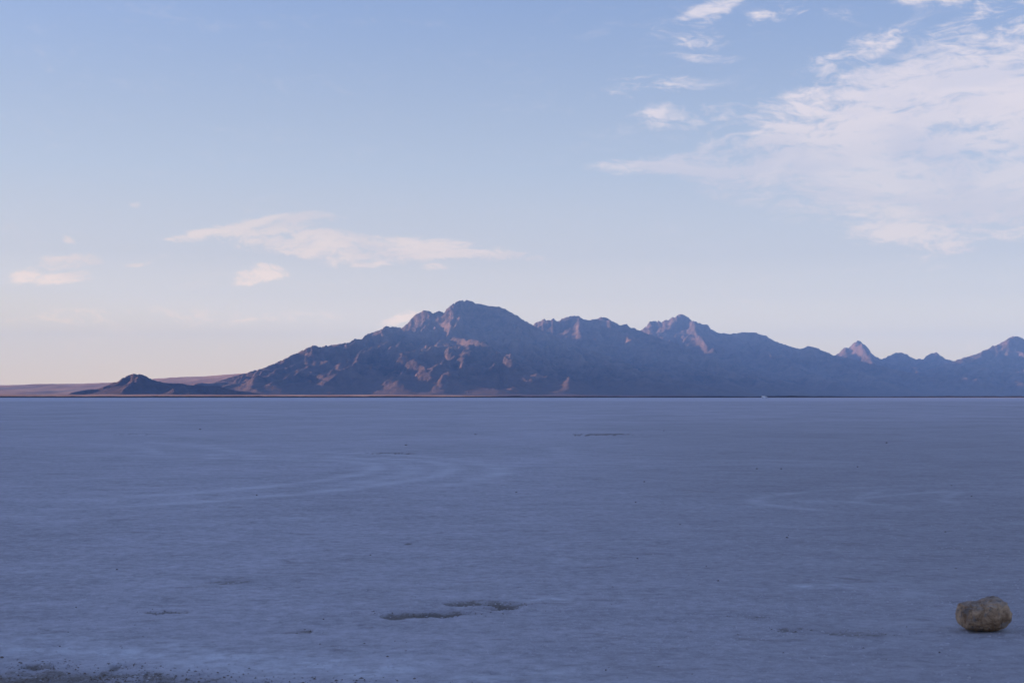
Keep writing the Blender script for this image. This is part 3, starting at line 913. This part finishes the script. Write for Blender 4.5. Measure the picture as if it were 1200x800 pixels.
G = 'pebbles scattered on the salt flat'
stones = [
 (1101, 764.5, 3.2, 2.4, 'small dark pebble on the salt in front of the boulder, a little to its left'),
 (89, 712, 2.4, 2.0, 'lone dark pebble on the salt left of the thin muddy crack at lower left'),
 (70, 758, 2.6, 2.2, 'dark pebble lying in the white frosted salt band at lower left'),
 (2, 771.5, 5, 3.4, 'dark stone cut by the left edge just below the white salt band'),
 (379, 724.5, 2.6, 2.2, 'dark pebble on the salt left of the two dark hollows'),
 (375, 754.5, 2.2, 2.0, 'tiny pebble nearest the bottom edge below the left hollow'),
 (301, 580, 2.2, 2.6, 'tiny upright dark pebble beside the long pale tyre mark at left'),
 (234.5, 503, 3.6, 1.6, 'tiny dark stone far out on the flat above the curved tyre marks'),
 (475.5, 521.5, 4.2, 1.7, 'dark stone just above the row of clods near the curved tyre marks'),
 (137, 668.5, 3.2, 2.0, 'dark pebble alone on the bare salt of the left side'),
 (434, 650, 3.4, 1.6, 'reddish dark pebble above the left muddy hollow'),
 (605, 577, 3.8, 1.6, 'dark pebble right of the innermost tyre loop'),
 (755, 564.5, 2.8, 2.0, 'dark pebble among three specks right of the middle of the flat'),
 (745, 588.5, 2.4, 2.0, 'dark pebble below the specks right of the middle of the flat'),
 (747, 653.8, 2.8, 2.2, 'dark round pebble on bare salt straight below the craggy peak'),
 (887, 549, 2.4, 2.0, 'left one of a pair of specks far out below the ragged mountain'),
 (915.5, 549.3, 2.8, 2.2, 'right one of a pair of specks far out below the ragged mountain'),
 (1039, 519, 3.0, 1.8, 'farthest dark pebble on the right half of the flat'),
 (1005, 547, 3.0, 1.8, 'dark pebble far out, above the small tyre loop at right'),
 (1138.5, 581.5, 2.4, 1.8, 'dark pebble right of the small tyre loop'),
 (1115, 568.5, 2.0, 1.6, 'tiny pebble just above the right end of the small tyre loop'),
 (922, 630, 4.4, 2.0, 'flat dark pebble on the salt below the small tyre loop'),
 (1108, 622.5, 2.8, 1.6, 'dark pebble on the salt well above the boulder'),
 (841.5, 680.5, 3.4, 2.2, 'dark pebble between the right hollow and the boulder, farther out'),
 (710, 785.5, 3.4, 2.4, 'dark pebble near the bottom edge right of the middle'),
 (797, 614.5, 3.0, 1.6, 'dark pebble on bare salt right of centre'),
 (778, 504.8, 2.0, 1.4, 'tiny far speck of stone right of the long dark crack'),
 (557, 509, 4.0, 1.3, 'low flat stone far out left of the long dark crack'),
]
for i, (px, py, w, h, lab) in enumerate(stones):
    stone(px, py, w, h, lab, i + 1, group=G)
for i, (px, w, lab) in enumerate([(463, 3.4, 'leftmost dark clod of the short row above the curved tyre marks'),
                                   (467.5, 3.2, 'second dark clod from the left in the short row above the tyre marks'),
                                   (471, 2.6, 'third dark clod from the left in the short row above the tyre marks'),
                                   (479, 3.0, 'rightmost dark clod of the short row above the curved tyre marks')]):
    stone(px, 531.5, w, 1.5, lab, 60 + i, name='mud_clod', cat='clod', group='mud clods in a short row')


# ------------------------------------------------------------------ loose crumbs
def crumbs(name, label, mat, n, seed, accept, size):
    rng = np.random.default_rng(seed)
    base = np.array([(1, 0, 0), (0, 1, 0), (-1, 0, 0), (0, -1, 0), (0, 0, 1), (0, 0, -.5)], float)
    tri = np.array([(0, 1, 4), (1, 2, 4), (2, 3, 4), (3, 0, 4), (1, 0, 5), (2, 1, 5), (3, 2, 5), (0, 3, 5)])
    V, T3 = [], []
    got = 0; tries = 0
    while got < n and tries < n * 40:
        tries += 1
        px = rng.uniform(-40, 1240); py = 560 + 250 * rng.random() ** 0.75
        x, y = ground_at(px, py)
        if rng.random() > accept(px, py, x, y): continue
        r = size * min(2.4, math.exp(rng.normal(0, 0.5)))
        a = rng.uniform(0, 6.28); c, s_ = math.cos(a), math.sin(a)
        v = base * (1 + rng.uniform(-.35, .35, base.shape)) * np.array([r, r * rng.uniform(.5, 1), r * rng.uniform(.3, .65)])
        v = np.stack([v[:, 0] * c - v[:, 1] * s_, v[:, 0] * s_ + v[:, 1] * c, v[:, 2]], 1)
        V.append(v + np.array([x, y, ground_z(x, y) + r * .05])); T3.append(tri + 6 * got); got += 1
    me = bpy.data.meshes.new(name)
    me.from_pydata(np.concatenate(V).tolist(), [], np.concatenate(T3).tolist())
    me.materials.append(mat)
    o = bpy.data.objects.new(name, me); COL.objects.link(o)
    tag(o, label, name.replace('_', ' '), kind='stuff')


def clump(x, y, seed, f=0.9):
    return float(fbm(np.array([x * f]), np.array([y * f]), 4, seed, .6)[0])


def near_hollow(px, py, x, y):
    k = 0.0
    for (cx, cy, rx, ry, kk) in ((500, 718, 60, 2.5, 1), (530, 719, 30, 2.5, 1), (585, 708, 32, 3.5, 1), (560, 706, 30, 3, 1), (190, 717, 26, 2, .5), (50, 780, 40, 5, .6), (145, 781, 22, 4, .6),
                                 (120, 792, 160, 7, .5), (320, 799, 120, 5, .3), (885, 721, 28, 3, .2), (930, 736, 30, 3, .15), (1010, 741, 60, 5, .08), (365, 738, 22, 3, .15)):
        k = max(k, kk * math.exp(-((px - cx) / rx) ** 2 - ((py - cy) / ry) ** 2))
    return k + 0.002


CRUMB = plain('brown_mud_crumb', (0.13, 0.10, 0.078), 0.95, var=.45, scale=14)
SALTCRUMB = plain('salt_crumb', (0.47, 0.46, 0.50), 0.85, var=.25, scale=9)
crumbs('mud_crumbs', 'loose brown mud crumbs strewn in and around the dark hollows of the salt', CRUMB, 2600, 5, near_hollow, 0.0048)
crumbs('salt_crumbs', 'small pale crumbs of broken crust scattered over the near salt flat', SALTCRUMB, 9000, 6,
       lambda px, py, x, y: max(0.03, 0.25 + 1.4 * clump(x, y, 88)), 0.0062)


# ------------------------------------------------------------------ far white vehicle
def vehicle():
    D = 1500.0
    x, y, _ = at(896.0, 465, D)
    root = bpy.data.objects.new('van', None); COL.objects.link(root)
    root.location = (x, y, 0.0)
    root.rotation_euler = (0, 0, math.radians(4))
    tag(root, 'tiny white vehicle parked at the far edge of the flat below the ragged mountain', 'vehicle')
    white = plain('white_paint', (0.80, 0.80, 0.80), 0.35, var=.02)
    glass = plain('dark_glass', (0.02, 0.022, 0.025), 0.08, var=.02)
    rub = plain('tyre_rubber', (0.03, 0.03, 0.03), 0.85)
    steel = plain('steel_rim', (0.5, 0.5, 0.5), 0.35, 0.8)
    red = plain('red_lens', (0.4, 0.02, 0.02), 0.2)
    clear = plain('clear_lens', (0.7, 0.7, 0.66), 0.1)

    def link(name, bm, mat, parent=root, smooth=False):
        me = bpy.data.meshes.new(name); bm.to_mesh(me); bm.free(); me.materials.append(mat)
        for p in me.polygons: p.use_smooth = smooth
        o = bpy.data.objects.new(name, me); COL.objects.link(o); o.parent = parent
        return o

    def extrude(poly, y0, y1, bevel=0.05):
        bm = bmesh.new()
        f = bm.faces.new([bm.verts.new((px, y0, pz)) for px, pz in poly])
        r = bmesh.ops.extrude_face_region(bm, geom=[f])
        bmesh.ops.translate(bm, verts=[v for v in r['geom'] if isinstance(v, bmesh.types.BMVert)], vec=(0, y1 - y0, 0))
        bmesh.ops.recalc_face_normals(bm, faces=bm.faces)
        if bevel: bmesh.ops.bevel(bm, geom=bm.edges[:], offset=bevel, segments=2, affect='EDGES', clamp_overlap=True)
        return bm
    body = [(-2.9, .42), (2.75, .42), (2.9, .62), (2.88, 1.05), (2.55, 1.22), (1.95, 1.36), (1.25, 2.12), (1.0, 2.2), (-2.8, 2.2), (-2.92, 2.05), (-2.95, .6)]
    link('body', extrude(body, -.98, .98, .06), white)
    for s in (-1, 1):
        yy = s * .985
        y0, y1 = (yy, yy + s * .02) if s > 0 else (yy + s * .02, yy)
        link('side_window', extrude([(1.0, 1.4), (1.72, 1.4), (1.22, 1.95), (1.0, 1.95)], y0, y1, 0), glass)
        link('side_window', extrude([(.0, 1.4), (.85, 1.4), (.85, 1.95), (.0, 1.95)], y0, y1, 0), glass)
        link('headlight', extrude([(2.6, .85), (2.86, .85), (2.84, 1.04), (2.62, 1.1)], y0, y1, 0), clear)
        link('tail_light', extrude([(-2.9, .9), (-2.78, .9), (-2.78, 1.4), (-2.9, 1.4)], y0, y1, 0), red)
    bm = bmesh.new()
    vs = [bm.verts.new(c) for c in ((1.93, -.8, 1.42), (1.93, .8, 1.42), (1.33, .72, 2.07), (1.33, -.72, 2.07))]
    f = bm.faces.new(vs)
    r = bmesh.ops.extrude_face_region(bm, geom=[f])
    bmesh.ops.translate(bm, verts=[v for v in r['geom'] if isinstance(v, bmesh.types.BMVert)], vec=(.035, 0, .03))
    link('windscreen', bm, glass)
    for wx in (-1.85, 1.85):
        for s in (-1, 1):
            bm = bmesh.new()
            bmesh.ops.create_cone(bm, cap_ends=True, segments=20, radius1=.36, radius2=.36, depth=.24)
            bmesh.ops.rotate(bm, verts=bm.verts, matrix=Matrix.Rotation(math.pi / 2, 3, 'X'))
            bmesh.ops.translate(bm, verts=bm.verts, vec=(wx, s * .9, .36))
            w = link('wheel', bm, rub)
            bm = bmesh.new()
            bmesh.ops.create_cone(bm, cap_ends=True, segments=16, radius1=.2, radius2=.2, depth=.03)
            bmesh.ops.rotate(bm, verts=bm.verts, matrix=Matrix.Rotation(math.pi / 2, 3, 'X'))
            bmesh.ops.translate(bm, verts=bm.verts, vec=(wx, s * 1.035, .36))
            link('rim', bm, steel, w)


vehicle()


# ------------------------------------------------------------------ haze
bpy.context.view_layer.update()
MESH_TOP = max((o.matrix_world @ Vector(c)).z for o in SC.objects if o.type == 'MESH' for c in o.bound_box)
print('highest point', MESH_TOP)


def haze():
    bm = bmesh.new()
    bmesh.ops.create_cube(bm, size=1.0)
    me = bpy.data.meshes.new('haze')
    top = MESH_TOP + 8.0; bot = -8.0
    for v in bm.verts:
        v.co = Vector((v.co.x * 29400, v.co.y * 29400, top if v.co.z > 0 else bot))
    bm.to_mesh(me); bm.free()
    m = bpy.data.materials.new('haze_air'); m.use_nodes = True
    T = NT(m.node_tree); T.n.clear()
    out = T.node('ShaderNodeOutputMaterial')
    pv = T.node('ShaderNodeVolumePrincipled')
    pv.inputs['Color'].default_value = HAZE_COLOR
    pv.inputs['Density'].default_value = HAZE_DENSITY
    pv.inputs['Anisotropy'].default_value = 0.0
    T.l.new(pv.outputs[0], out.inputs['Volume'])
    me.materials.append(m)
    o = bpy.data.objects.new('haze', me); COL.objects.link(o)
    tag(o, 'thin bluish evening air between the viewer and the mountains', 'haze', kind='stuff')


HAZE_COLOR = (0.21, 0.47, 1.0, 1)
HAZE_DENSITY = 7.2e-5
haze()
